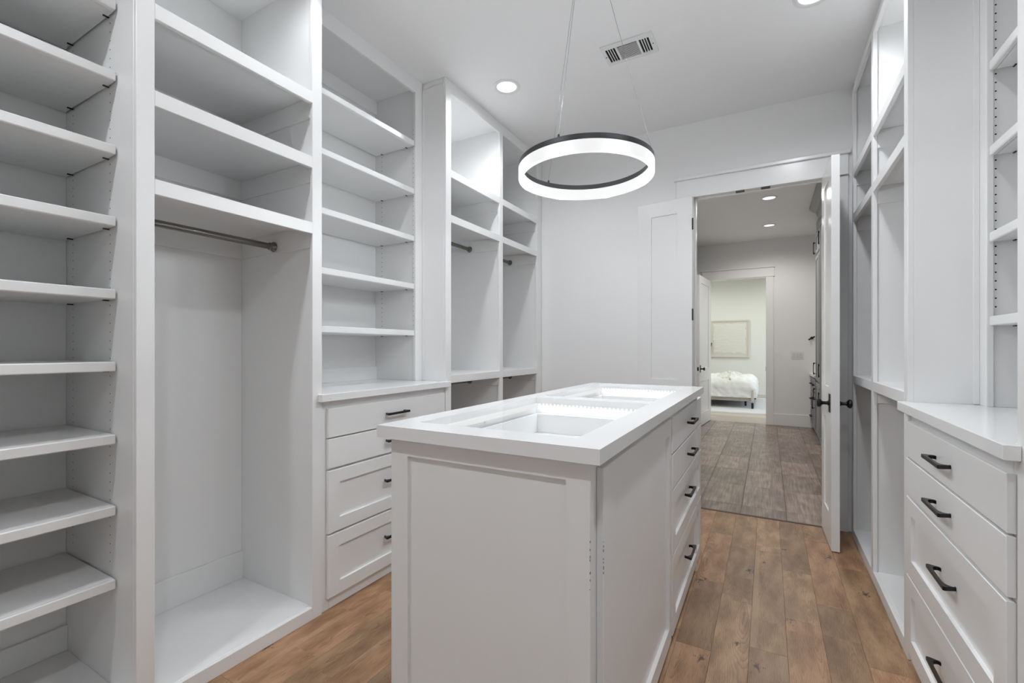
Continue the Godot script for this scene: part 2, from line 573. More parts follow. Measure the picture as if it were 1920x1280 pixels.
# ------------------------------------------------------------------ the scene
func _ready() -> void:
	rng.seed = 41
	# ---- camera: level, with the lens shifted 12 pixels so that the horizon lies at 652 of 1280
	var cam := Camera3D.new()
	cam.name = "camera"
	add_child(cam)
	cam.projection = Camera3D.PROJECTION_FRUSTUM
	cam.near = 0.05
	cam.far = 80.0
	cam.size = 2.0 * cam.near * 640.0 / 864.0
	cam.frustum_offset = Vector2(0.0, cam.near * 12.0 / 864.0)
	cam.position = P(0, 1.25, 0)
	cam.rotation = Vector3(0, atan2(480.0, 864.0), 0)
	cam.current = true
	# ---- sky, exposure
	var we := WorldEnvironment.new()
	we.name = "world_environment"
	add_child(we)
	var env := Environment.new()
	we.environment = env
	env.background_mode = Environment.BG_SKY
	var sky := Sky.new()
	var sm := ProceduralSkyMaterial.new()
	sm.sky_top_color = Color(0.74, 0.79, 0.86)
	sm.sky_horizon_color = Color(0.86, 0.89, 0.92)
	sm.ground_bottom_color = Color(0.42, 0.42, 0.38)
	sm.ground_horizon_color = Color(0.78, 0.80, 0.80)
	sky.sky_material = sm
	env.sky = sky
	env.background_energy_multiplier = 3.0
	env.tonemap_mode = Environment.TONE_MAPPER_LINEAR
	env.tonemap_exposure = 1.07
	env.sdfgi_enabled = true
	env.ssao_enabled = true
	env.ssil_enabled = true

	make_materials()
	for l in [0.172]:
		pulls[l] = pull_mesh(l)
	build_shell()
	build_floors()
	build_left()
	build_right()
	build_island()
	build_doors()
	build_ceiling_things()
	build_hall()
	build_bedroom()


func build_shell() -> void:
	var t: Node3D
	# closet
	t = structure("wall_left", P(-2.47, 0, 1.1)); bx(t, "plaster", -2.53, -2.41, 0, CEIL, -1.9, BACK, M.wall, 0.0)
	t = structure("wall_right", P(1.14, 0, 1.1)); bx(t, "plaster", 1.07, 1.19, 0, CEIL, -1.9, BACK, M.wall, 0.0)
	t = structure("wall_front", P(-0.67, 0, -1.96)); bx(t, "plaster", -2.53, 1.19, 0, CEIL, -2.02, -1.9, M.wall, 0.0)
	t = structure("wall_back", P(-0.67, 0, BACK + 0.06))
	bx(t, "plaster", -2.53, -0.53, 0, CEIL, BACK, BACK + 0.12, M.wall, 0.0)
	bx(t, "plaster", 0.395, 1.32, 0, CEIL, BACK, BACK + 0.12, M.wall, 0.0)
	bx(t, "plaster", -0.53, 0.395, 2.46, CEIL, BACK, BACK + 0.12, M.wall, 0.0)
	t = structure("ceiling", P(-0.67, CEIL, 1.0)); bx(t, "plaster", -2.53, 1.19, CEIL, CEIL + 0.1, -2.02, BACK + 0.12, M.ceiling, 0.0)
	# hall between the closet and the bedroom
	t = structure("wall_left", P(-1.13, 0, 6.3)); bx(t, "plaster", -1.19, -1.07, 0, CEIL, BACK + 0.12, 8.6, M.wall, 0.0)
	t = structure("wall_right", P(1.26, 0, 6.3)); bx(t, "plaster", 1.20, 1.32, 0, CEIL, BACK + 0.12, 8.6, M.wall, 0.0)
	t = structure("wall_far", P(0.0, 0, 8.66))
	bx(t, "plaster", -1.19, -0.885, 0, CEIL, 8.6, 8.72, M.wall, 0.0)
	bx(t, "plaster", -0.015, 1.32, 0, CEIL, 8.6, 8.72, M.wall, 0.0)
	bx(t, "plaster", -0.885, -0.015, 2.425, CEIL, 8.6, 8.72, M.wall, 0.0)
	t = structure("ceiling", P(0.06, CEIL, 6.3)); bx(t, "plaster", -1.19, 1.32, CEIL, CEIL + 0.1, BACK + 0.12, 8.72, M.ceiling, 0.0)
	t = structure("baseboard_hall", P(0.6, 0, 8.59)); bx(t, "board", 0.078, 1.20, 0, 0.188, 8.585, 8.6, M.door, 0.003)
	# bedroom
	t = structure("wall_left", P(-3.66, 0, 11.3)); bx(t, "plaster", -3.72, -3.60, 0, 3.4, 8.72, 13.9, M.bedroom, 0.0)
	t = structure("wall_far", P(-1.0, 0, 13.96)); bx(t, "plaster", -3.72, 1.92, 0, 3.4, 13.9, 14.02, M.bedroom, 0.0)
	t = structure("wall_near", P(-2.4, 0, 8.66)); bx(t, "plaster", -3.72, -1.19, 0, 3.4, 8.6, 8.72, M.bedroom, 0.0); bx(t, "plaster", -1.19, 1.92, CEIL + 0.1, 3.4, 8.6, 8.72, M.bedroom, 0.0); bx(t, "plaster", 1.32, 1.92, 0, CEIL + 0.1, 8.6, 8.72, M.bedroom, 0.0)
	t = structure("wall_right", P(1.86, 0, 11.3))
	bx(t, "plaster", 1.80, 1.92, 0, 0.5, 8.72, 13.9, M.bedroom, 0.0); bx(t, "plaster", 1.80, 1.92, 2.7, 3.4, 8.72, 13.9, M.bedroom, 0.0)
	bx(t, "plaster", 1.80, 1.92, 0.5, 2.7, 8.72, 9.5, M.bedroom, 0.0); bx(t, "plaster", 1.80, 1.92, 0.5, 2.7, 13.3, 13.9, M.bedroom, 0.0)
	t = structure("window_1", P(1.86, 0.5, 11.4))
	for d in [9.5, 11.37, 13.24]: bx(t, "mullion", 1.83, 1.89, 0.5, 2.7, d, d + 0.06, M.door)
	for y in [0.5, 2.64]: bx(t, "window_frame", 1.83, 1.89, y, y + 0.06, 9.56, 13.24, M.door)
	bx(t, "pane", 1.857, 1.863, 0.56, 2.64, 9.56, 11.37, M.glass, 0.0); bx(t, "pane", 1.857, 1.863, 0.56, 2.64, 11.43, 13.24, M.glass, 0.0)
	t = structure("ceiling", P(-1.0, 3.4, 11.3)); bx(t, "plaster", -3.72, 1.92, 3.4, 3.5, 8.6, 14.02, M.ceiling, 0.0)
	t = structure("baseboard_bedroom", P(-1.0, 0, 13.89)); bx(t, "board", -3.6, 1.8, 0, 0.205, 13.885, 13.9, M.door, 0.003)


func plank(parent: Node3D, x0: float, x1: float, d0: float, d1: float, tone := -1) -> void:
	var st := start()
	var s := Vector3(x1 - x0 - 0.0005, 0.014, d1 - d0 - 0.0006)
	add_box(st, Vector3.ZERO, s, 0.0005)
	var md := MeshDataTool.new()
	var am := st.commit()
	md.create_from_surface(am, 0)
	var off := Vector2(0.0, rng.randf())
	var flip := -1.0 if rng.randf() < 0.5 else 1.0
	for i in md.get_vertex_count():
		var v := md.get_vertex(i)
		md.set_vertex_uv(i, Vector2((v.x * flip + s.x / 2) / 0.144 * 0.98 + 0.01, (v.z + s.z / 2) / 1.024 + off.y))
	var out := ArrayMesh.new()
	md.commit_to_surface(out)
	put(parent, "plank", out, oak_mats[(rng.randi() % M.oak.size()) * 4 + (rng.randi() % 4 if tone < 0 else tone)], P((x0 + x1) / 2, -0.007 + rng.randf_range(-0.0004, 0.0), (d0 + d1) / 2))

var oak_mats := []

func build_floors() -> void:
	for k in M.oak.size():
		for tone in [Color(1.0, 0.985, 0.97), Color(0.93, 0.91, 0.88), Color(0.99, 0.94, 0.91), Color(0.87, 0.85, 0.83)]:
			var m := paint(1, 1, 1, 0.42)
			m.albedo_color = tone
			m.albedo_texture = M.oak[k]
			oak_mats.append(m)
	var t := structure("floor", P(-0.67, 0, 1.9), "oak plank floor of the walk-in closet")
	bx(t, "subfloor", -2.53, 1.19, -0.10, -0.0145, -2.02, BACK, M.under, 0.0)
	# board ends that show between the island and the right cabinets, row by row
	var ends := {12: [-0.4, 0.55, 1.30, 2.06, 2.675, 3.40], 13: [-0.1, 0.9, 1.75, 2.58, 3.21], 14: [0.2, 1.25, 2.17, 3.23], 15: [-0.2, 0.8, 1.62, 2.48, 3.015], 16: [0.4, 1.1, 1.9, 2.69, 3.55], 17: [-0.1, 0.7, 1.55, 2.258, 3.20]}
	var tones := {"12 3": 3, "13 3": 3, "13 2": 0, "14 2": 1, "15 3": 0, "15 2": 2, "16 2": 3, "16 3": 2, "17 3": 1}
	var i := 0
	var x := -0.206 - 0.138 * 13
	while x < 0.5:
		var d := -1.95 - rng.randf() * 0.5
		var k := -1
		while d < BACK:
			var e := minf(d + rng.randf_range(0.42, 1.25), BACK)
			if ends.has(i):
				var known: Array = ends[i]
				k = 0
				while k < known.size() and known[k] <= d + 0.001: k += 1
				e = known[k] if k < known.size() else BACK
			elif BACK - e < 0.25:
				e = BACK
			plank(t, x, x + 0.138, maxf(d, -2.0), e, tones.get("%d %d" % [i, k - 1], -1))
			d = e
		x += 0.138
		i += 1
	# hall: stone-look tiles, grain running away from the door
	t = structure("floor", P(0.0, 0, 6.2), "grey-brown stone-look tile floor of the hall beyond the closet doors")
	bx(t, "mortar_bed", -1.19, 1.32, -0.10, -0.002, BACK + 0.012, 8.66, M.grout, 0.0)
	bx(t, "threshold_strip", -0.51, 0.375, -0.004, 0.004, BACK - 0.008, BACK + 0.016, M.strip, 0.001)
	for c in 8:
		var x0 := -0.182 - 0.303 * 3 + 0.303 * c
		for r in 9:
			var d0 := 5.89 - 0.6 * 4 + 0.6 * r
			var a := maxf(d0, BACK + 0.016)
			var b := minf(d0 + 0.6, 8.655)
			var xa := maxf(x0, -1.07)
			var xb := minf(x0 + 0.303, 1.20)
			if b - a < 0.05 or xb - xa < 0.03:
				continue
			var st := start()
			var s := Vector3(xb - xa - 0.0032, 0.010, b - a - 0.0016)
			add_box(st, Vector3.ZERO, s, 0.001)
			var md := MeshDataTool.new()
			md.create_from_surface(st.commit(), 0)
			var fu := -1.0 if rng.randf() < 0.5 else 1.0
			var fv := -1.0 if rng.randf() < 0.5 else 1.0
			for q in md.get_vertex_count():
				var v := md.get_vertex(q)
				md.set_vertex_uv(q, Vector2(fu * v.x / 0.303 + 0.5, fv * v.z / 0.6 + 0.5))
			var out := ArrayMesh.new()
			md.commit_to_surface(out)
			put(t, "tile", out, M.tile[rng.randi() % M.tile.size()], P((xa + xb) / 2, -0.005, (a + b) / 2))
	# bedroom: pale oak
	t = structure("floor", P(-1.0, 0, 11.3), "pale wood floor of the bedroom")
	bx(t, "subfloor", -3.72, 1.92, -0.10, -0.0145, 8.66, 14.02, M.under, 0.0)
	var dd := 8.656
	while dd < 13.9:
		var xx := -3.6 - rng.randf()
		while xx < 1.8:
			var ex := minf(xx + rng.randf_range(0.9, 1.8), 1.8)
			bx(t, "plank", maxf(xx, -3.6), ex - 0.001, -0.014, 0.0, dd, dd + 0.179, M.pale_oak[rng.randi() % 3], 0.0007)
			xx = ex
		dd += 0.18


func shelf_at(side: int, t: Node3D, g0: float, g1: float, y_top: float, thick: float, d0: float, d1: float) -> void:
	# a loose shelf: board, solid-wood nosing in front, and a pin under each end
	var sh := cb(side, t, "shelf", g0 + 0.0194, g1, y_top - thick, y_top - 0.0006, d0, d1, M.cab, 0.001)
	var ns := box_mesh(Vector3(0.019, thick, d1 - d0), 0.003)
	var x := dx(side, g0 + 0.0095)
	put(sh, "nosing", ns, M.cab, P(x, y_top - thick / 2, (d0 + d1) / 2))
	for e in [d0 + 0.007, d1 - 0.005]:
		for g in [g0 + 0.065, g1 - 0.062]:
			put(sh, "shelf_pin", box_mesh(Vector3(0.006, 0.004, 0.018), 0.001), M.steel_dark, P(dx(side, g), y_top - thick - 0.002, e))


func tall_bay_cabinet(side: int, called: String, label: String) -> void:
	# one wide hanging bay: three fixed shelves above a closet rod
	var t := thing(called, label, "cabinet", P(dx(side, 0.28), 0, 1.09), "hanging bays of the built-in closet")
	stile(side, t, 0.7300, 0.783)
	stile(side, t, 1.406, 1.458)
	side_panel(side, t, 0.757, 0.773)
	side_panel(side, t, 1.416, 1.432)
	filler(side, t, 0.732, 1.458)
	bay(side, t, 0.783, 1.406, [[1.775, 1.827], [2.077, 2.130], [2.375, 2.427]])

func double_bay_cabinet(side: int, e: Array, label: String, g_face: float) -> void:
	var t := thing("hanging_cabinet", label, "cabinet", P(dx(side, 0.28), 0, (e[0] + e[5]) / 2), "hanging bays of the built-in closet")
	stile(side, t, e[0], e[1]); stile(side, t, e[2], e[3]); stile(side, t, e[4], e[5])
	cb(side, t, "end_panel", 0.019, DEEP + 0.010, 0.0, 2.975, e[0], e[0] + 0.016, M.cab)
	cb(side, t, "lining_panel", 0.019, DEEP + 0.010, 0.0, 2.975, e[1] - 0.026, e[1] - 0.010, M.cab)
	side_panel(side, t, e[2] + 0.010, e[3] - 0.010)
	side_panel(side, t, e[4] + 0.010, e[4] + 0.026)
	cb(side, t, "scribe_moulding", g_face - 0.018, g_face, 1.036, 2.96, e[0] - 0.006, e[0], M.cab, 0.002)
	filler(side, t, e[0] + 0.006, e[5])
	cb(side, t, "side_filler", 0.0255, g_face + 0.030, CEIL - 0.06, CEIL, e[0] + 0.006, e[0] + 0.020, M.cab)
	if BACK - e[5] > 0.02:
		cb(side, t, "wall_filler", 0.010, 0.024, 0.0, CEIL - 0.06, e[5], BACK, M.cab)
	var rails := [[1.018, 1.070], [2.080, 2.130], [2.377, 2.427]]
	bay(side, t, e[1], e[2], rails)
	bay(side, t, e[3], e[4], rails)

func shelf_cabinet(side: int, g_face: float, d0: float, d1: float, open0: float, open1: float, label: String, hole_r: float) -> void:
	var t := thing("shelf_cabinet", label, "shelving", P(dx(side, 0.38), 1.034, (d0 + d1) / 2), "open shelf units above the drawers")
	cb(side, t, "stile", g_face, g_face + 0.019, 1.034, CEIL, d0, open0, M.cab)
	cb(side, t, "stile", g_face, g_face + 0.019, 1.034, CEIL, open1, d1, M.cab)
	cb(side, t, "top_rail", g_face, g_face + 0.019, 2.93, CEIL, open0, open1, M.cab)
	var a := open0 - 0.010
	var b := open1 + 0.010
	cb(side, t, "side_panel", g_face + 0.019, DEEP, 1.034, 2.98, a - 0.014, a, M.cab)
	cb(side, t, "side_panel", g_face + 0.019, DEEP, 1.034, 2.98, b, b + 0.014, M.cab)
	cb(side, t, "back_panel", DEEP - 0.006, DEEP + 0.004, 1.034, 2.98, a, b, M.cab)
	cb(side, t, "top_panel", g_face + 0.019, DEEP - 0.006, 2.96, 2.98, a, b, M.cab)
	cb(side, t, "back_cleat", DEEP - 0.020, DEEP - 0.006, 2.87, 2.96, a, b, M.cab)
	cb(side, t, "back_cleat", DEEP - 0.020, DEEP - 0.006, 1.034, 1.122, a, b, M.cab)
	for y in [2.611, 2.295, 1.985, 1.671, 1.365]:
		shelf_at(side, t, g_face + 0.006, DEEP - 0.022, y, 0.034, open0 + 0.003, open1 - 0.003)
	var spots := []
	for k in 46:
		var y := 1.40 + 0.0315 * k
		if y > 2.72: break
		spots.append(Vector2(dx(side, g_face + 0.027), y))
		spots.append(Vector2(dx(side, DEEP - 0.066), y))
	pin_holes(t, spots, b + 0.0012, hole_r)

func drawer_cabinet(side: int, d0: float, d1: float, label: String) -> void:
	var t := thing("drawer_cabinet", label, "cabinet", P(dx(side, 0.28), 0, (d0 + d1) / 2), "drawer bases of the built-in closet")
	var g := 0.010
	cb(side, t, "stile", g, g + 0.019, 0.0, 0.998, d0, d0 + 0.045, M.cab)
	cb(side, t, "stile", g, g + 0.019, 0.0, 0.998, d1 - 0.045, d1, M.cab)
	cb(side, t, "top_rail", g, g + 0.019, 0.945, 0.998, d0 + 0.045, d1 - 0.045, M.cab)
	cb(side, t, "bottom_rail", g, g + 0.019, 0.0, 0.075, d0 + 0.045, d1 - 0.045, M.cab)
	for y in [0.818, 0.670, 0.361]:
		cb(side, t, "rail", g, g + 0.019, y - 0.019, y + 0.019, d0 + 0.045, d1 - 0.045, M.cab)
	cb(side, t, "carcass", g + 0.020, DEEP, 0.01, 0.990, d0 + 0.002, d1 - 0.002, M.cab)
	four_drawers(t, dx(side, g - 0.0095), d0 + 0.028, d1 - 0.022, PI / 2 if side < 0 else -PI / 2)
	# worktop: runs past both cabinets' stiles in front
	var o := PackedVector2Array([Vector2(dx(side, -0.030), d0 - 0.024), Vector2(dx(side, -0.030), d1 + 0.016), Vector2(dx(side, -0.001), d1 + 0.016), Vector2(dx(side, -0.001), d1 - 0.001),
		Vector2(dx(side, DEEP), d1 - 0.001), Vector2(dx(side, DEEP), d0 + 0.001), Vector2(dx(side, -0.001), d0 + 0.001), Vector2(dx(side, -0.001), d0 - 0.024)])
	var mesh := prism(o, -0.018, 0.018, 0.0018)
	var w := MeshInstance3D.new()
	w.name = numbered("worktop")
	w.mesh = mesh
	w.material_override = M.top
	add_child(w)
	w.rotation = Vector3(-PI / 2, 0, 0)          # outline (x, d) lies flat, d away from the camera
	w.position = Vector3(0, 1.016, 0)
	tag(w, "white worktop over the drawers %s" % ("against the left wall, below five open shelves" if side < 0 else "against the right wall, in front of the pale side panel"), "worktop", "worktops of the built-in closet")


func build_left() -> void:
	# narrow open tower nearest the camera
	var t := thing("shelf_tower", "tall narrow open tower with nine loose shelves at the left edge of the picture", "shelving", P(-2.1, 0, 0.4))
	cb(-1, t, "side_panel", 0.0195, DEEP + 0.010, 0.0, 2.975, 0.730, 0.746, M.cab)
	cb(-1, t, "side_panel", 0.0195, DEEP + 0.010, 0.0, 2.975, 0.074, 0.090, M.cab)
	cb(-1, t, "back_panel", DEEP, DEEP + 0.010, 0.0, 2.975, 0.090, 0.730, M.cab)
	cb(-1, t, "top_panel", 0.019, DEEP, 2.955, 2.975, 0.090, 0.730, M.cab)
	cb(-1, t, "top_rail", 0.0, 0.019, 2.93, CEIL, 0.100, 0.7295, M.cab)
	cb(-1, t, "stile", 0.0, 0.019, 0.0, CEIL, 0.05, 0.100, M.cab)
	cb(-1, t, "bottom_rail", 0.0, 0.019, 0.0, 0.073, 0.100, 0.7295, M.cab)
	cb(-1, t, "deck", 0.019, DEEP, 0.052, 0.073, 0.090, 0.730, M.cab)
	cb(-1, t, "baseboard", DEEP - 0.014, DEEP, 0.073, 0.170, 0.090, 0.730, M.cab)
	for y in [2.445, 2.200, 1.947, 1.701, 1.451, 1.2025, 0.9525, 0.707, 0.4545]:
		shelf_at(-1, t, 0.131, DEEP - 0.006, y, 0.033, 0.096, 0.7245)
	var spots := []
	for k in 70:
		var y := 0.50 + 0.0310 * k
		if y > 2.66: break
		spots.append(Vector2(-2.022, y))
		spots.append(Vector2(-2.338, y))
	pin_holes(t, spots, 0.7312, 0.0022)
	tall_bay_cabinet(-1, "hanging_cabinet", "tall white hanging bay with three shelves over a rod, right of the shelf tower")
	closet_rod(-1, 1.742, 0.785, 1.404, "long steel rod in the tall open bay next to the shelf tower")
	drawer_cabinet(-1, 1.459, 2.408, "white four-drawer base against the left wall, partly hidden by the island")
	shelf_cabinet(-1, 0.195, 1.459, 2.408, 1.560, 2.339, "recessed five-shelf unit standing on the left worktop", 0.0026)
	double_bay_cabinet(-1, [2.409, 2.467, 3.097, 3.147, 3.762, 3.852], "white double hanging cabinet in the far left corner, behind the ring pendant", 0.195)
	closet_rod(-1, 2.045, 2.470, 3.094, "upper steel rod in the far left cabinet, bay beside the shelf unit")
	closet_rod(-1, 2.045, 3.150, 3.759, "upper steel rod in the far left cabinet, bay beside the door wall")
	closet_rod(-1, 0.985, 2.470, 3.094, "lower steel rod in the far left cabinet, low bay nearer the drawers")
	closet_rod(-1, 0.985, 3.150, 3.759, "lower steel rod in the far left cabinet, low bay beside the door wall")

func build_right() -> void:
	tall_bay_cabinet(1, "hanging_cabinet", "white cabinet of which only one front post shows at the right edge of the picture")
	drawer_cabinet(1, 1.459, 2.386, "white four-drawer base against the right wall, its drawers facing the island")
	shelf_cabinet(1, 0.210, 1.459, 2.386, 1.560, 2.319, "recessed shelf unit standing on the right worktop, at the right edge", 0.0029)
	double_bay_cabinet(1, [2.387, 2.445, 3.085, 3.135, 3.735, 3.785], "white double hanging cabinet on the right, beside the open door leaf", 0.210)


func build_island() -> void:
	var t := thing("island_cabinet", "white closet island with framed end panel and four drawers in the middle of the room", "island", P(-0.648, 0, 1.884))
	var x0 := -0.950
	var x1 := -0.369
	var da := 0.992
	var db := 2.775
	# framed end facing the camera
	var xe := -0.349
	var end := panelled(xe - x0, 0.995, 0.022, [Rect2(-(xe - x0) / 2 + 0.062, -0.3875, xe - x0 - 0.122, 0.835)], 0.010)
	put(t, "end_panel", end, M.cab, P((x0 + xe) / 2, 0.4975, da + 0.011))
	put(t, "end_panel", end, M.cab, P((x0 + xe) / 2, 0.4975, db - 0.011), Vector3(0, PI, 0))
	bx(t, "back_board", x0, x0 + 0.019, 0, 0.995, da + 0.022, db - 0.022, M.cab)
	bx(t, "bottom_board", x0 + 0.019, x1 - 0.019, 0.03, 0.05, da + 0.022, db - 0.022, M.cab)
	# face frame on the aisle side
	bx(t, "face_board", x1 - 0.019, x1, 0, 0.995, da + 0.022, db - 0.022, M.cab)
	# false door and drawers, laid over the frame
	put(t, "door", panelled(1.992 - 1.090, 0.921, 0.019, [Rect2(-0.451 + 0.066, -0.4605 + 0.070, 0.902 - 0.110, 0.921 - 0.136)], 0.014, false, 0.002), M.cab, P(-0.3595, 0.4965, 1.541), Vector3(0, PI / 2, 0))
	for r in [[0.804, 0.957, false], [0.652, 0.798, false], [0.372, 0.646, true], [0.036, 0.366, true]]:
		drawer(t, 0.930, r[1] - r[0], P(-0.3595, (r[0] + r[1]) / 2, 2.492), PI / 2, r[2])
	# worn spots where the paint has chipped off the end panel's edge and the door's edge
	var chips0 := start()
	for q in [[-0.3494, 0.9915, 0.705, 0.815, 11], [-0.3502, 1.0895, 0.690, 0.800, 9]]:
		for k in int(q[4]):
			var hh := rng.randf_range(0.001, 0.006)
			add_box(chips0, P(q[0] + rng.randf_range(-0.0008, 0.0), lerpf(q[2], q[3], rng.randf()), q[1] + 0.0004) - t.position, Vector3(0.0012, hh, 0.0012), 0.0)
	var cm := put(t, "paint_chips", chips0.commit(), M.chip, t.position)
	cm.set_meta("kind", "stuff")
	# lit wells under the glass
	var n := 0
	for w in [[1.064, 1.850], [1.938, 2.745]]:
		var a: float = w[0]
		var b: float = w[1]
		var xa := -0.905
		var xb := -0.408
		for q in [[xa - 0.012, xa, a - 0.012, b + 0.012], [xb, xb + 0.012, a - 0.012, b + 0.012]]:
			bx(t, "well_wall", q[0], q[1], 0.86, 0.994, q[2], q[3], M.well)
		for q in [[a - 0.012, a], [b, b + 0.012]]:
			bx(t, "well_wall", xa, xb, 0.86, 0.994, q[0], q[1], M.well)
		# shallow display tray: rim a little below the strips
		bx(t, "tray_base", xa + 0.006, xb - 0.006, 0.868, 0.880, a + 0.010, b - 0.010, M.well)
		for q in [[xa + 0.006, xa + 0.018, a + 0.010, b - 0.010], [xb - 0.018, xb - 0.006, a + 0.010, b - 0.010]]:
			bx(t, "tray_side", q[0], q[1], 0.880, 0.962, q[2], q[3], M.well)
		for q in [[a + 0.010, a + 0.022], [b - 0.022, b - 0.010]]:
			bx(t, "tray_side", xa + 0.018, xb - 0.018, 0.880, 0.962, q[0], q[1], M.well)
		# strips of small lights high on the far and left walls
		var far := put(t, "light_strip", box_mesh(Vector3(xb - xa - 0.03, 0.008, 0.003), 0.0005), M.well, P((xa + xb) / 2, 1.000, b - 0.0015))
		var c := box_mesh(Vector3(0.005, 0.005, 0.0022), 0.0005)
		var chips := start()
		var k := 0
		while k < 27:
			chips.append_from(c, 0, Transform3D(Basis(), Vector3(-(xb - xa) / 2 + 0.020 + k * 0.0176, 0, 0.0026)))
			k += 1
		var ch := put_local(far, "light_chips", chips.commit(), M.led, Vector3.ZERO)
		ch.set_meta("kind", "stuff")
		put(t, "light_tube", lathe([Vector2(0, -(b - a) / 2 + 0.02), Vector2(0.010, -(b - a) / 2 + 0.02), Vector2(0.010, (b - a) / 2 - 0.02), Vector2(0, (b - a) / 2 - 0.02)], 16), M.tube, P(xa + 0.011, 0.996, (a + b) / 2), Vector3(PI / 2, 0, 0))
		if n == 0:
			bx(t, "wire_clip", xa + 0.002, xa + 0.022, 0.990, 1.006, b - 0.020, b - 0.012, M.white_metal)
			bx(t, "wire_clip", xa, xa + 0.008, 0.975, 0.988, 1.42, 1.432, M.white_metal)
		n += 1
		var al := AreaLight3D.new()
		al.name = "well_lamp"
		al.area_size = Vector2(xb - xa - 0.04, 0.01)
		lamp_flags(al, P((xa + xb) / 2, 0.996, b - 0.008), well_energy, Color(0.95, 0.98, 1.0))
		al.rotation = Vector3(-PI / 2, 0, 0)
		var al2 := AreaLight3D.new()
		al2.name = "well_lamp"
		al2.area_size = Vector2(0.01, b - a - 0.06)
		lamp_flags(al2, P(xa + 0.012, 0.988, (a + b) / 2), well_energy, Color(0.95, 0.98, 1.0))
		al2.rotation = Vector3(-PI / 2, 0, 0)
	# worktop with two glass panes
	var top := thing("island_worktop", "white island worktop with two flush glass panes over lit wells", "worktop", P(-0.648, 1.013, 1.884))
	put(top, "frame", slab([-0.978, -0.905, -0.408, -0.318], [-2.803, -2.745, -1.938, -1.850, -1.064, -0.964], 0.995, 1.030, [Vector2i(1, 1), Vector2i(1, 3)]), M.top, Vector3.ZERO)
	for w in [[1.064, 1.850], [1.938, 2.745]]:
		var g := bx(top, "glass_pane", -0.902, -0.411, 1.0225, 1.0285, w[0] + 0.003, w[1] - 0.003, M.glass, 0.0)
		g.set_meta("label", "clear glass pane set into the worktop")

var well_energy := 0.016


func door_leaf(called: String, w: float, h: float, panels: Array, pivot: Vector3, angle: float, flip: float, label: String) -> Node3D:
	# pivot: hinge line on the floor; the leaf runs along its own +x times flip, its thickness towards its own -z
	var t := Node3D.new()
	t.name = called
	add_child(t)
	t.position = pivot
	t.rotation = Vector3(0, angle, 0)
	t.set_meta("kind", "structure")
	t.set_meta("label", label)
	put_local(t, "leaf", panelled(w, h, 0.044, panels, 0.008, true, 0.0015), M.door, Vector3(w / 2 * flip, h / 2, -0.022))
	return t

func knob_set(t: Node3D, x: float, y: float) -> void:
	for s in [1.0, -1.0]:
		var z := 0.0 if s > 0 else -0.044
		var pl := put_local(t, "knob_plate", box_mesh(Vector3(0.046, 0.115, 0.006), 0.0025), M.black, Vector3(x, y, z + 0.003 * s))
		put_local(pl, "knob", knob_mesh(), M.black, Vector3(0, 0, 0.003 * s), Vector3(PI / 2 * s, 0, 0))

func build_doors() -> void:
	# casing of the double door
	var t := structure("trim_1", P(-0.07, 0, BACK - 0.01), "white door casing with crowned header around the double door")
	bx(t, "header", -0.637, 0.478, 2.434, 2.570, BACK - 0.019, BACK, M.door, 0.002)
	bx(t, "crown", -0.655, 0.489, 2.570, 2.594, BACK - 0.038, BACK, M.door, 0.003)
	bx(t, "bead", -0.645, 0.482, 2.428, 2.438, BACK - 0.026, BACK - 0.018, M.door, 0.002)
	bx(t, "side_casing", -0.612, -0.512, 0.0, 2.420, BACK - 0.019, BACK, M.door, 0.002)
	bx(t, "side_casing", 0.377, 0.477, 0.0, 2.420, BACK - 0.019, BACK, M.door, 0.002)
	bx(t, "jamb", -0.530, -0.510, 0.0, 2.460, BACK, BACK + 0.12, M.door)
	bx(t, "jamb", 0.375, 0.395, 0.0, 2.460, BACK, BACK + 0.12, M.door)
	bx(t, "head_jamb", -0.510, 0.375, 2.440, 2.460, BACK, BACK + 0.12, M.door)
	bx(t, "door_stop", -0.510, 0.375, 2.430, 2.440, BACK + 0.062, BACK + 0.090, M.door)
	bx(t, "door_stop", -0.510, -0.498, 0.0, 2.426, BACK + 0.048, BACK + 0.085, M.door)
	bx(t, "door_stop", 0.363, 0.375, 0.0, 2.426, BACK + 0.048, BACK + 0.085, M.door)
	for x in [-0.185, -0.015]:
		var cp := bx(t, "catch_plate", x - 0.030, x + 0.030, 2.434, 2.4405, BACK + 0.002, BACK + 0.060, M.black, 0.001)
		cp.set_meta("label", "black catch plate")
	var lo := Rect2(-0.105, -1.0075, 0.210, 0.590)
	var hi := Rect2(-0.105, -0.215, 0.210, 1.310)
	# left leaf, folded back almost flat on the wall
	var a := door_leaf("door_1", 0.440, 2.415, [lo, hi], P(-0.512, 0.006, BACK - 0.022), 0.0, 1.0, "left leaf of the double door, folded back beside the wall")
	a.rotation.y = PI - deg_to_rad(9.0)
	a.position = P(-0.505, 0.008, BACK - 0.028)
	for y in [0.30, 1.50, 2.20]:
		var hg := put_local(a, "hinge", cylinder(0.0055, 0.090, 12, 0.001), M.black, Vector3(-0.004, y, -0.047))
		hg.set_meta("label", "black hinge")
	# right leaf, standing open at a right angle to the wall
	var b := door_leaf("door_2", 0.440, 2.424, [lo, hi], P(0.375, 0.006, BACK - 0.020), 0.0, 1.0, "right leaf of the double door, standing open into the closet")
	b.rotation.y = -PI / 2 - deg_to_rad(-1.5)
	b.position = P(0.3275, 0.006, BACK - 0.002)
	knob_set(b, 0.440 - 0.060, 0.900)


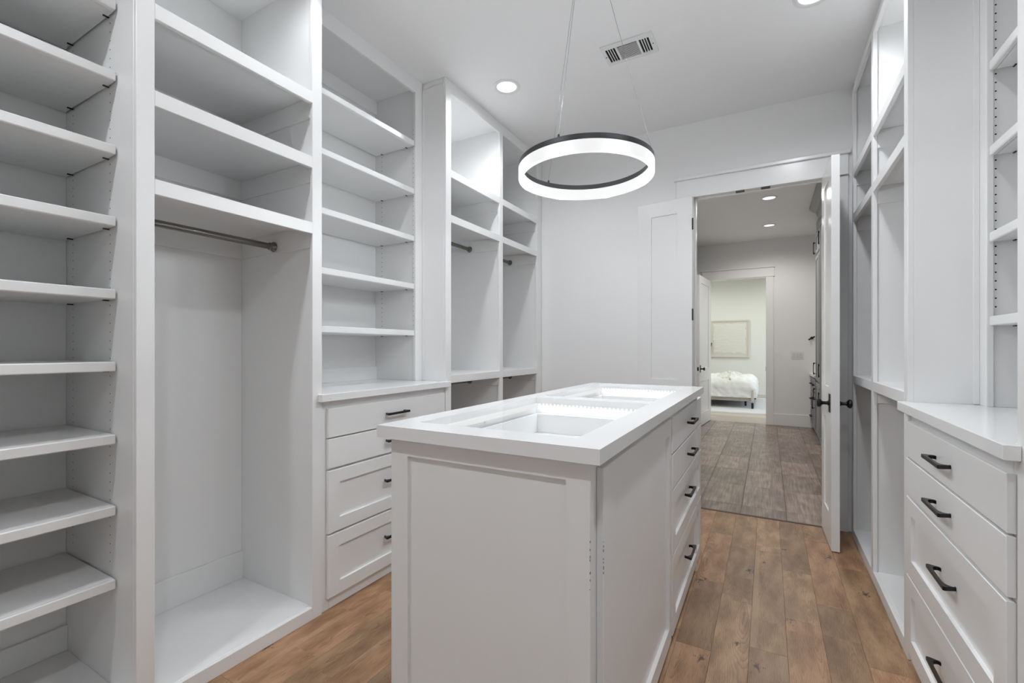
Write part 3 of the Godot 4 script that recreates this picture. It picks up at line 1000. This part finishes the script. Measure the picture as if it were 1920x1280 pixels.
# the ring pendant, the vent and the ceiling lights
func build_ceiling_things() -> void:
	var cx := -0.679
	var cd := 1.862
	var R := 0.2835
	var t := thing("pendant_light", "glowing white ring pendant with dark top band hanging over the island", "pendant light", P(cx, 1.967, cd))
	put(t, "ring_band", lathe([Vector2(R - 0.018, 0), Vector2(R - 0.002, 0), Vector2(R - 0.002, 0.022), Vector2(R - 0.018, 0.022)], 96, true), M.ring_metal, P(cx, 2.012, cd))
	put(t, "diffuser", lathe([Vector2(R - 0.020, 0.002), Vector2(R - 0.018, 0), Vector2(R - 0.002, 0), Vector2(R, 0.002), Vector2(R, 0.045), Vector2(R - 0.020, 0.045)], 96, true), M.ring_glow, P(cx, 1.967, cd))
	put(t, "canopy", lathe([Vector2(0, -0.028), Vector2(0.052, -0.028), Vector2(0.058, -0.022), Vector2(0.058, 0), Vector2(0, 0)], 40), M.ring_metal, P(cx, CEIL, cd))
	var th := atan2(480.0, 864.0)
	for k in 3:
		var ang := [TAU * 0.0 - 0.30, TAU / 3, -TAU / 3][k] as float
		var ux := cos(ang) * cos(th) - sin(ang) * sin(th)
		var ud := cos(ang) * sin(th) + sin(ang) * cos(th)
		var rr := R - 0.010
		var foot := P(cx + rr * ux, 2.034, cd + rr * ud)
		put(t, "cable_pin", lathe([Vector2(0, 0), Vector2(0.0045, 0), Vector2(0.0045, 0.010), Vector2(0.003, 0.013), Vector2(0, 0.014)], 14), M.ring_metal, foot)
		wire(t, "cable", foot + Vector3(0, 0.012, 0), P(cx + 0.03 * ux, CEIL - 0.027, cd + 0.03 * ud), 0.0008, M.cable)
	for k in 8:
		var a := TAU * k / 8
		var o := OmniLight3D.new()
		o.name = "ring_lamp"
		lamp_flags(o, P(cx + (R + 0.012) * cos(a), 1.960, cd + (R + 0.012) * sin(a)), ring_energy, cool)
		o.omni_range = 12.0
		o.omni_attenuation = 2.0
		o.light_size = 0.02
	# vent
	t = thing("ceiling_vent", "white ceiling vent with three banks of dark slots behind the pendant cables", "vent", P(-0.718, CEIL, 2.722))
	var xs := [-0.870, -0.848, -0.790, -0.779, -0.662, -0.650, -0.594, -0.568]
	var zs := [-2.822, -2.794, -2.662, -2.625]
	put(t, "face_plate", slab(xs, zs, CEIL - 0.007, CEIL - 0.001, [Vector2i(1, 1), Vector2i(3, 1), Vector2i(5, 1)]), M.white_metal, Vector3.ZERO)
	bx(t, "duct", -0.850, -0.592, CEIL - 0.0015, CEIL - 0.0005, 2.660, 2.796, M.vent_dark, 0.0)
	for bank in [[-0.848, -0.790, 4, true], [-0.779, -0.662, 11, false], [-0.650, -0.594, 4, true]]:
		var n: int = bank[2] if bank[3] else 12
		for k in n - 1:
			var f := (k + 1.0) / n
			if bank[3]:
				var x := lerpf(bank[0], bank[1], f)
				put(t, "slat", box_mesh(Vector3(0.005, 0.0045, 0.132), 0.0005), M.white_metal, P(x, CEIL - 0.0045, 2.728), Vector3(0, 0, 0.5 if bank[0] < -0.8 else -0.3))
			else:
				put(t, "slat", box_mesh(Vector3(0.117, 0.0016, 0.0042), 0.0003), M.white_metal, P((bank[0] + bank[1]) / 2, CEIL - 0.0058, lerpf(2.662, 2.794, f)), Vector3(-0.15, 0, 0))
	for x in [-0.858, -0.581]:
		put(t, "screw", cylinder(0.0035, 0.003, 12), M.steel_dark, P(x, CEIL - 0.0075, 2.728))
	# recessed lights
	downlight(-1.550, 2.715, "round recessed ceiling light beside the ring pendant, in front of the far left cabinet", front_energy, cool)
	downlight(0.200, 2.750, "round recessed ceiling light at the top edge of the picture, near the right cabinets", front_energy, cool)
	for d in [1.22, -0.28]:
		var e := closet_energy if d > 0.0 else fill_energy
		var row := "just in front of" if d > 0.0 else "behind"
		downlight(-1.550, d, "recessed ceiling light %s the camera on the left, above the picture" % row, e, cool, CEIL, "recessed lights outside the picture")
		downlight(0.200, d, "recessed ceiling light %s the camera on the right, above the picture" % row, e, cool, CEIL, "recessed lights outside the picture")

var ring_energy := 0.062
var front_energy := 0.82
var closet_energy := 0.54
var fill_energy := 1.25
var hall_energy := 1.1
var bedroom_energy := 1.6
var cool := Color(0.965, 0.982, 1.0)


func build_hall() -> void:
	downlight(0.010, 6.23, "nearer of the two recessed lights in the hall ceiling beyond the doors", hall_energy, Color(1.0, 0.985, 0.965), CEIL, "recessed lights in the hall")
	downlight(0.013, 7.62, "farther of the two recessed lights in the hall ceiling beyond the doors", hall_energy, Color(1.0, 0.985, 0.965), CEIL, "recessed lights in the hall")
	downlight(0.010, 4.84, "recessed light in the hall ceiling hidden above the door header", hall_energy, Color(1.0, 0.985, 0.965), CEIL, "recessed lights in the hall")
	# casing of the bedroom door
	var t := structure("trim_2", P(-0.45, 0, 8.59), "white casing with header around the bedroom doorway")
	bx(t, "header", -1.000, 0.086, 2.425, 2.560, 8.582, 8.6, M.door, 0.002)
	bx(t, "crown", -1.030, 0.096, 2.560, 2.584, 8.565, 8.6, M.door, 0.003)
	bx(t, "bead", -1.010, 0.096, 2.412, 2.425, 8.576, 8.6, M.door, 0.002)
	bx(t, "side_casing", -0.985, -0.870, 0, 2.412, 8.582, 8.6, M.door, 0.002)
	bx(t, "side_casing", -0.030, 0.078, 0, 2.412, 8.582, 8.6, M.door, 0.002)
	bx(t, "jamb", -0.885, -0.870, 0, 2.425, 8.6, 8.72, M.door)
	bx(t, "jamb", -0.030, -0.015, 0, 2.425, 8.6, 8.72, M.door)
	bx(t, "head_jamb", -0.870, -0.030, 2.410, 2.425, 8.6, 8.72, M.door)
	var st := bx(t, "strike_plate", -0.034, -0.029, 0.870, 0.940, 8.630, 8.670, M.black, 0.001)
	st.set_meta("label", "black strike plate")
	# bedroom door leaf, open into the hall
	var w := 0.820
	var b := door_leaf("door_3", w, 2.395, [Rect2(-w / 2 + 0.11, -0.2875, w - 0.22, 1.365), Rect2(-w / 2 + 0.11, -0.9975, w - 0.22, 0.51)], P(-0.914, 0.008, 8.580), 0.0, 1.0, "bedroom door leaf standing open in the hall, two sunk panels")
	b.rotation.y = -PI / 2 - deg_to_rad(5.0)
	knob_set(b, w - 0.065, 0.910)
	var lt := put_local(b, "latch_plate", box_mesh(Vector3(0.003, 0.058, 0.024), 0.001), M.black, Vector3(w + 0.001, 0.910, -0.022))
	lt.set_meta("label", "black latch plate")
	# dark mirror on the left wall
	t = thing("wall_mirror", "dark narrow mirror on the left wall of the hall, behind the bedroom door", "mirror", P(-1.06, 1.7, 8.2))
	bx(t, "frame", -1.069, -1.045, 0.98, 2.42, 7.75, 8.46, M.white_metal, 0.003)
	bx(t, "mirror_glass", -1.047, -1.040, 1.03, 2.37, 7.80, 8.41, M.mirror, 0.001)
	# wash stand at the far end on the right
	t = thing("vanity_cabinet", "low grey vanity with black pulls against the far wall of the hall", "cabinet", P(0.88, 0, 8.2))
	bx(t, "carcass", 0.600, 1.195, 0.06, 0.825, 7.812, 8.580, M.vanity)
	bx(t, "plinth", 0.620, 1.195, 0.0, 0.06, 7.812, 8.580, M.vanity)
	for r in [[0.62, 0.80, 8.215, 8.565], [0.36, 0.60, 8.215, 8.565], [0.09, 0.34, 8.215, 8.565], [0.62, 0.80, 7.825, 8.195]]:
		var q := put(t, "drawer", panelled(r[3] - r[2], r[1] - r[0], 0.018, [Rect2(-(r[3] - r[2]) / 2 + 0.04, -(r[1] - r[0]) / 2 + 0.04, r[3] - r[2] - 0.08, r[1] - r[0] - 0.08)], 0.008), M.vanity, P(0.590, (r[0] + r[1]) / 2, (r[2] + r[3]) / 2), Vector3(0, -PI / 2, 0))
		put_local(q, "handle", pulls[0.172], M.black, Vector3(0, 0, 0.001), Vector3(PI / 2, 0, 0))
	var q2 := put(t, "door", panelled(0.370, 0.51, 0.018, [Rect2(-0.145, -0.215, 0.29, 0.43)], 0.008), M.vanity, P(0.590, 0.345, 8.010), Vector3(0, -PI / 2, 0))
	put_local(q2, "handle", pulls[0.172], M.black, Vector3(0.16, 0.12, 0.009)).basis = Basis(Vector3.UP, Vector3.BACK, Vector3.RIGHT)
	var wt := bx(self, "worktop", 0.565, 1.198, 0.826, 0.860, 7.812, 8.598, M.top, 0.002)
	tag(wt, "small pale worktop on the grey vanity at the far end of the hall", "worktop")
	# tall linen cabinet and the deeper one nearer the doors, whose crown shows
	t = thing("linen_cabinet", "tall grey cabinet with long black handles beside the vanity", "cabinet", P(0.9, 0, 7.3))
	bx(t, "carcass", 0.608, 1.195, 0.0, 2.88, 6.93, 7.808, M.vanity)
	bx(t, "top_frieze", 0.600, 1.195, 2.88, 3.015, 6.93, 7.808, M.vanity)
	for r in [[2.56, 2.84, 2.65], [0.80, 2.53, 0.96], [0.06, 0.77, 0.60]]:
		for s in [[7.375, 7.795], [6.940, 7.365]]:
			var h: float = r[1] - r[0]
			var q := put(t, "door", panelled(s[1] - s[0], h, 0.018, [Rect2(-(s[1] - s[0]) / 2 + 0.055, -h / 2 + 0.055, s[1] - s[0] - 0.11, h - 0.11)], 0.008), M.vanity, P(0.598, (r[0] + r[1]) / 2, (s[0] + s[1]) / 2), Vector3(0, -PI / 2, 0))
			put_local(q, "handle", pulls[0.172], M.black, Vector3((-0.15 if s[0] > 7.0 and s[0] > 7.37 else 0.15), r[2] - (r[0] + r[1]) / 2, 0.009)).basis = Basis(Vector3.UP, Vector3.BACK, Vector3.RIGHT)
	t = thing("wardrobe_cabinet", "tall grey cabinet with dark crown moulding behind the open right door leaf", "cabinet", P(0.9, 0, 5.8))
	bx(t, "carcass", 0.580, 1.195, 0.0, 2.86, 4.60, 6.925, M.vanity)
	var prof := PackedVector2Array([Vector2(0, 0), Vector2(-0.020, 0.0), Vector2(-0.024, 0.018), Vector2(-0.050, 0.040), Vector2(-0.066, 0.080), Vector2(-0.100, 0.100), Vector2(-0.128, 0.125), Vector2(-0.135, 0.150), Vector2(0, 0.150)])
	put(t, "crown_moulding", prism(prof, -1.1625, 1.1625), M.vanity, P(0.590, 2.86, 5.7625))
	for k in 4:
		var d0 := 4.62 + 0.575 * k
		put(t, "door", panelled(0.565, 2.74, 0.018, [Rect2(-0.2225, -1.31, 0.445, 2.62)], 0.008), M.vanity, P(0.571, 1.45, d0 + 0.2825), Vector3(0, -PI / 2, 0))
	# switches and the robe hook on the far wall
	t = thing("light_switch", "white three-gang switch plate on the far wall of the hall", "light switch", P(0.407, 1.13, 8.597))
	bx(t, "plate", 0.322, 0.492, 1.072, 1.188, 8.594, 8.6, M.white_metal, 0.002)
	for k in 3:
		bx(t, "rocker", 0.345 + 0.046 * k, 0.377 + 0.046 * k, 1.098, 1.162, 8.588, 8.594, M.switch, 0.001)
	t = thing("robe_hook", "small black double hook on the far wall of the hall above the vanity", "hook", P(0.593, 1.40, 8.59))
	put(t, "hook_plate", cylinder(0.022, 0.010, 20, 0.002), M.black, P(0.600, 1.405, 8.594), Vector3(PI / 2, 0, 0))
	wire(t, "prong", P(0.600, 1.405, 8.592), P(0.557, 1.378, 8.545), 0.011, M.black)
	wire(t, "prong", P(0.600, 1.405, 8.592), P(0.632, 1.424, 8.545), 0.011, M.black)


func cloth(x0: float, x1: float, d0: float, d1: float, y: float, drop: float, r: float, amp: float, s: int, nu: int, nv: int) -> ArrayMesh:
	# a cover laid over a box: flat on top, rounded over the edges and hanging down, with folds
	var n1 := noise(s, 1.0, 3)
	var n2 := noise(s + 5, 1.0, 2)
	var pts := []
	var hx := (x1 - x0) / 2
	var hd := (d1 - d0) / 2
	var side := func(u: float, half: float) -> Vector2:
		var l := absf(u) * (half + drop)
		var flat := half - r
		var sg := signf(u)
		if l < flat: return Vector2(sg * l, 0)
		var arc := PI / 2 * r
		if l < flat + arc:
			var a := (l - flat) / r
			return Vector2(sg * (flat + r * sin(a)), -r * (1.0 - cos(a)))
		return Vector2(sg * half, -r - (l - flat - arc))
	for i in nu + 1:
		for j in nv + 1:
			var u := i / float(nu) * 2 - 1
			var v := j / float(nv) * 2 - 1
			var a: Vector2 = side.call(u, hx)
			var b: Vector2 = side.call(v, hd)
			var x := (x0 + x1) / 2 + a.x
			var d := (d0 + d1) / 2 + b.x
			var yy := y + maxf(a.y + b.y, -drop)
			var f := (0.5 + 0.6 * n1.get_noise_2d(x * 2.2 + yy * 1.6, d * 2.2 + yy * 1.2)) * amp + (0.5 - absf(n2.get_noise_2d((x + yy) * 5.0, (d + yy - x * 0.6) * 2.2))) * amp * 0.8
			var o := Vector3(signf(a.x) * (1.0 if a.y < -r * 0.5 else 0.0), 1.0 if a.y + b.y > -r else 0.15, -signf(b.x) * (1.0 if b.y < -r * 0.5 else 0.0)).normalized()
			pts.append(P(x, yy, d) + o * f)
	var st := start()
	st.set_smooth_group(0)
	for i in nu:
		for j in nv:
			var q := [pts[i * (nv + 1) + j], pts[(i + 1) * (nv + 1) + j], pts[(i + 1) * (nv + 1) + j + 1], pts[i * (nv + 1) + j + 1]]
			for k in [0, 2, 1, 0, 3, 2]:
				st.add_vertex(q[k])
	st.index()
	st.generate_normals()
	return st.commit()

func crumpled(cx: float, cd: float, rx: float, rd: float, y: float) -> ArrayMesh:
	# a throw dropped in a heap: rings of points from the middle out, ridged folds, an uneven edge lying on the bed
	var n1 := noise(55, 1.0, 3)
	var n2 := noise(56, 1.0, 2)
	var rings := 40
	var segs := 110
	var pts := []
	for i in rings + 1:
		var f := i / float(rings)
		for k in segs:
			var a := TAU * k / segs
			var edge := 1.0 + 0.35 * n2.get_noise_2d(cos(a) * 2.2, sin(a) * 2.2)
			var x := cx + rx * f * edge * cos(a)
			var d := cd + rd * f * edge * sin(a)
			var env := pow(1.0 - f * f, 0.7)
			var fold := 1.0 - absf(n1.get_noise_2d(x * 7.0 + n2.get_noise_2d(x * 5.0, d * 4.0) * 1.5, d * 4.0)) * 2.2
			pts.append(P(x, y + env * (0.035 + 0.095 * maxf(fold, 0.0)) + 0.028, d))
	for k in segs:
		var last: Vector3 = pts[rings * segs + k]
		pts.append(Vector3(last.x, y + 0.005, last.z))
	var st := start()
	st.set_smooth_group(0)
	for i in rings + 1:
		for k in segs:
			var q := [pts[i * segs + k], pts[i * segs + (k + 1) % segs], pts[(i + 1) * segs + (k + 1) % segs], pts[(i + 1) * segs + k]]
			for e in [0, 1, 2, 0, 2, 3]:
				st.add_vertex(q[e])
	st.index()
	st.generate_normals()
	return st.commit()

func build_bedroom() -> void:
	for p in [[-1.6, 10.0, "near the door, over the left half of the rug"], [0.4, 10.0, "near the door, towards the window"], [-1.6, 12.4, "near the picture wall, over the bed"], [0.4, 12.4, "near the picture wall, towards the window"]]:
		downlight(p[0], p[1], "recessed bedroom ceiling light " + p[2], bedroom_energy, Color(0.98, 1.0, 0.97), 3.4, "recessed lights in the bedroom")
	var t := thing("wall_art", "large cream relief canvas in a pale frame on the bedroom wall", "picture", P(-0.92, 1.5, 13.88))
	for q in [[-1.410, -0.430, 1.965, 2.005], [-1.410, -0.430, 0.995, 1.035]]:
		bx(t, "frame", q[0], q[1], q[2], q[3], 13.850, 13.899, M.canvas, 0.002)
	for q in [[-1.410, -1.370], [-0.470, -0.430]]:
		bx(t, "frame", q[0], q[1], 1.035, 1.965, 13.850, 13.899, M.canvas, 0.002)
	bx(t, "canvas", -1.370, -0.470, 1.035, 1.965, 13.866, 13.899, M.canvas, 0.001)
	# impasto: a raised, ridged plaster field
	var n1 := noise(71, 1.0, 4)
	var n2 := noise(72, 1.0, 2)
	var st := start()
	var nu := 70
	var nv := 72
	var hgt := func(i: int, j: int) -> float:
		var x := i / float(nu)
		var y := j / float(nv)
		var rim := minf(minf(x, 1 - x), minf(y, 1 - y)) + n2.get_noise_2d(x * 5, y * 5) * 0.05
		var h := clampf(rim / 0.05, 0.0, 1.0) * 0.007
		return h * (1.0 + absf(n1.get_noise_2d(x * 7 + n2.get_noise_2d(x * 6, y * 6), y * 7)) * 1.2)
	for i in nu:
		for j in nv:
			var q := []
			for e in [[0, 0], [1, 0], [1, 1], [0, 1]]:
				q.append(P(lerpf(-1.33, -0.51, (i + e[0]) / float(nu)), lerpf(1.09, 1.91, (j + e[1]) / float(nv)), 13.8665 - hgt.call(i + e[0], j + e[1])))
			for k in [0, 2, 1, 0, 3, 2]:
				st.add_vertex(q[k])
	st.index()
	st.generate_normals()
	put(t, "relief", st.commit(), M.canvas_pale, Vector3.ZERO)
	# rug with a fringe
	t = thing("rug", "pale grey bedroom rug with a fringed edge under the bed", "rug", P(-0.9, 0, 11.4))
	bx(t, "pile", -2.9, 0.35, 0.001, 0.013, 9.86, 12.95, M.rug, 0.004)
	var fr := start()
	var x := -2.89
	while x < 0.34:
		add_box(fr, Vector3(x, 0.005, -9.81) - t.position, Vector3(0.010, 0.006, 0.10), 0.001)
		x += 0.018
	var fo := MeshInstance3D.new()
	fo.name = "fringe"
	fo.mesh = fr.commit()
	fo.material_override = M.throw
	fo.set_meta("kind", "stuff")
	t.add_child(fo)
	# bed seen from its side, foot to the right
	t = thing("bed", "upholstered bed on black legs seen through the bedroom doorway", "bed", P(-1.25, 0, 11.6))
	bx(t, "side_rail", -2.30, -0.30, 0.15, 0.31, 10.64, 10.69, M.upholstery, 0.015)
	bx(t, "side_rail", -2.30, -0.30, 0.16, 0.32, 12.52, 12.58, M.upholstery, 0.015)
	bx(t, "foot_rail", -0.32, -0.26, 0.15, 0.33, 10.63, 12.57, M.upholstery, 0.018)
	bx(t, "headboard", -2.42, -2.30, 0.14, 1.15, 10.60, 12.60, M.upholstery, 0.02)
	bx(t, "slat_base", -2.28, -0.32, 0.20, 0.24, 10.69, 12.51, M.upholstery, 0.004)
	bx(t, "mattress", -2.28, -0.33, 0.241, 0.50, 10.70, 12.50, M.bed_white, 0.03)
	for p in [[-0.276, 10.568], [-0.27, 12.56], [-0.42, 11.05], [-2.33, 10.64], [-2.33, 12.56]]:
		put(t, "leg", lathe([Vector2(0, 0), Vector2(0.020, 0), Vector2(0.024, 0.15), Vector2(0, 0.15)], 16), M.black, P(p[0], 0.013, p[1]))
	bx(t, "corner_post", -0.300, -0.252, 0.125, 0.40, 10.545, 10.590, M.upholstery, 0.010)
	var cv := put(self, "duvet", cloth(-2.20, -0.245, 10.60, 12.60, 0.585, 0.36, 0.12, 0.048, 12, 110, 100), M.bed_white, Vector3.ZERO)
	tag(cv, "puffy white duvet hanging over the side of the bed", "duvet")
	var tw := put(self, "throw_blanket", crumpled(-0.70, 11.15, 0.25, 0.46, 0.600), M.throw, Vector3.ZERO)
	tag(tw, "crumpled cream throw lying on top of the white duvet", "blanket")
	t = thing("wall_lamp", "small black wall lamp on the bedroom wall, half hidden by the door leaf", "wall lamp", P(-1.36, 1.28, 13.8))
	put(t, "shade", lathe([Vector2(0, 0.0), Vector2(0.030, 0.0), Vector2(0.050, 0.10), Vector2(0, 0.10)], 20), M.black, P(-1.39, 1.29, 13.75))
	wire(t, "arm", P(-1.39, 1.30, 13.75), P(-1.40, 1.18, 13.80), 0.012, M.black)
	put(t, "wall_plate", cylinder(0.035, 0.050, 20, 0.004), M.black, P(-1.42, 1.17, 13.825), Vector3(PI / 2, 0, 0))
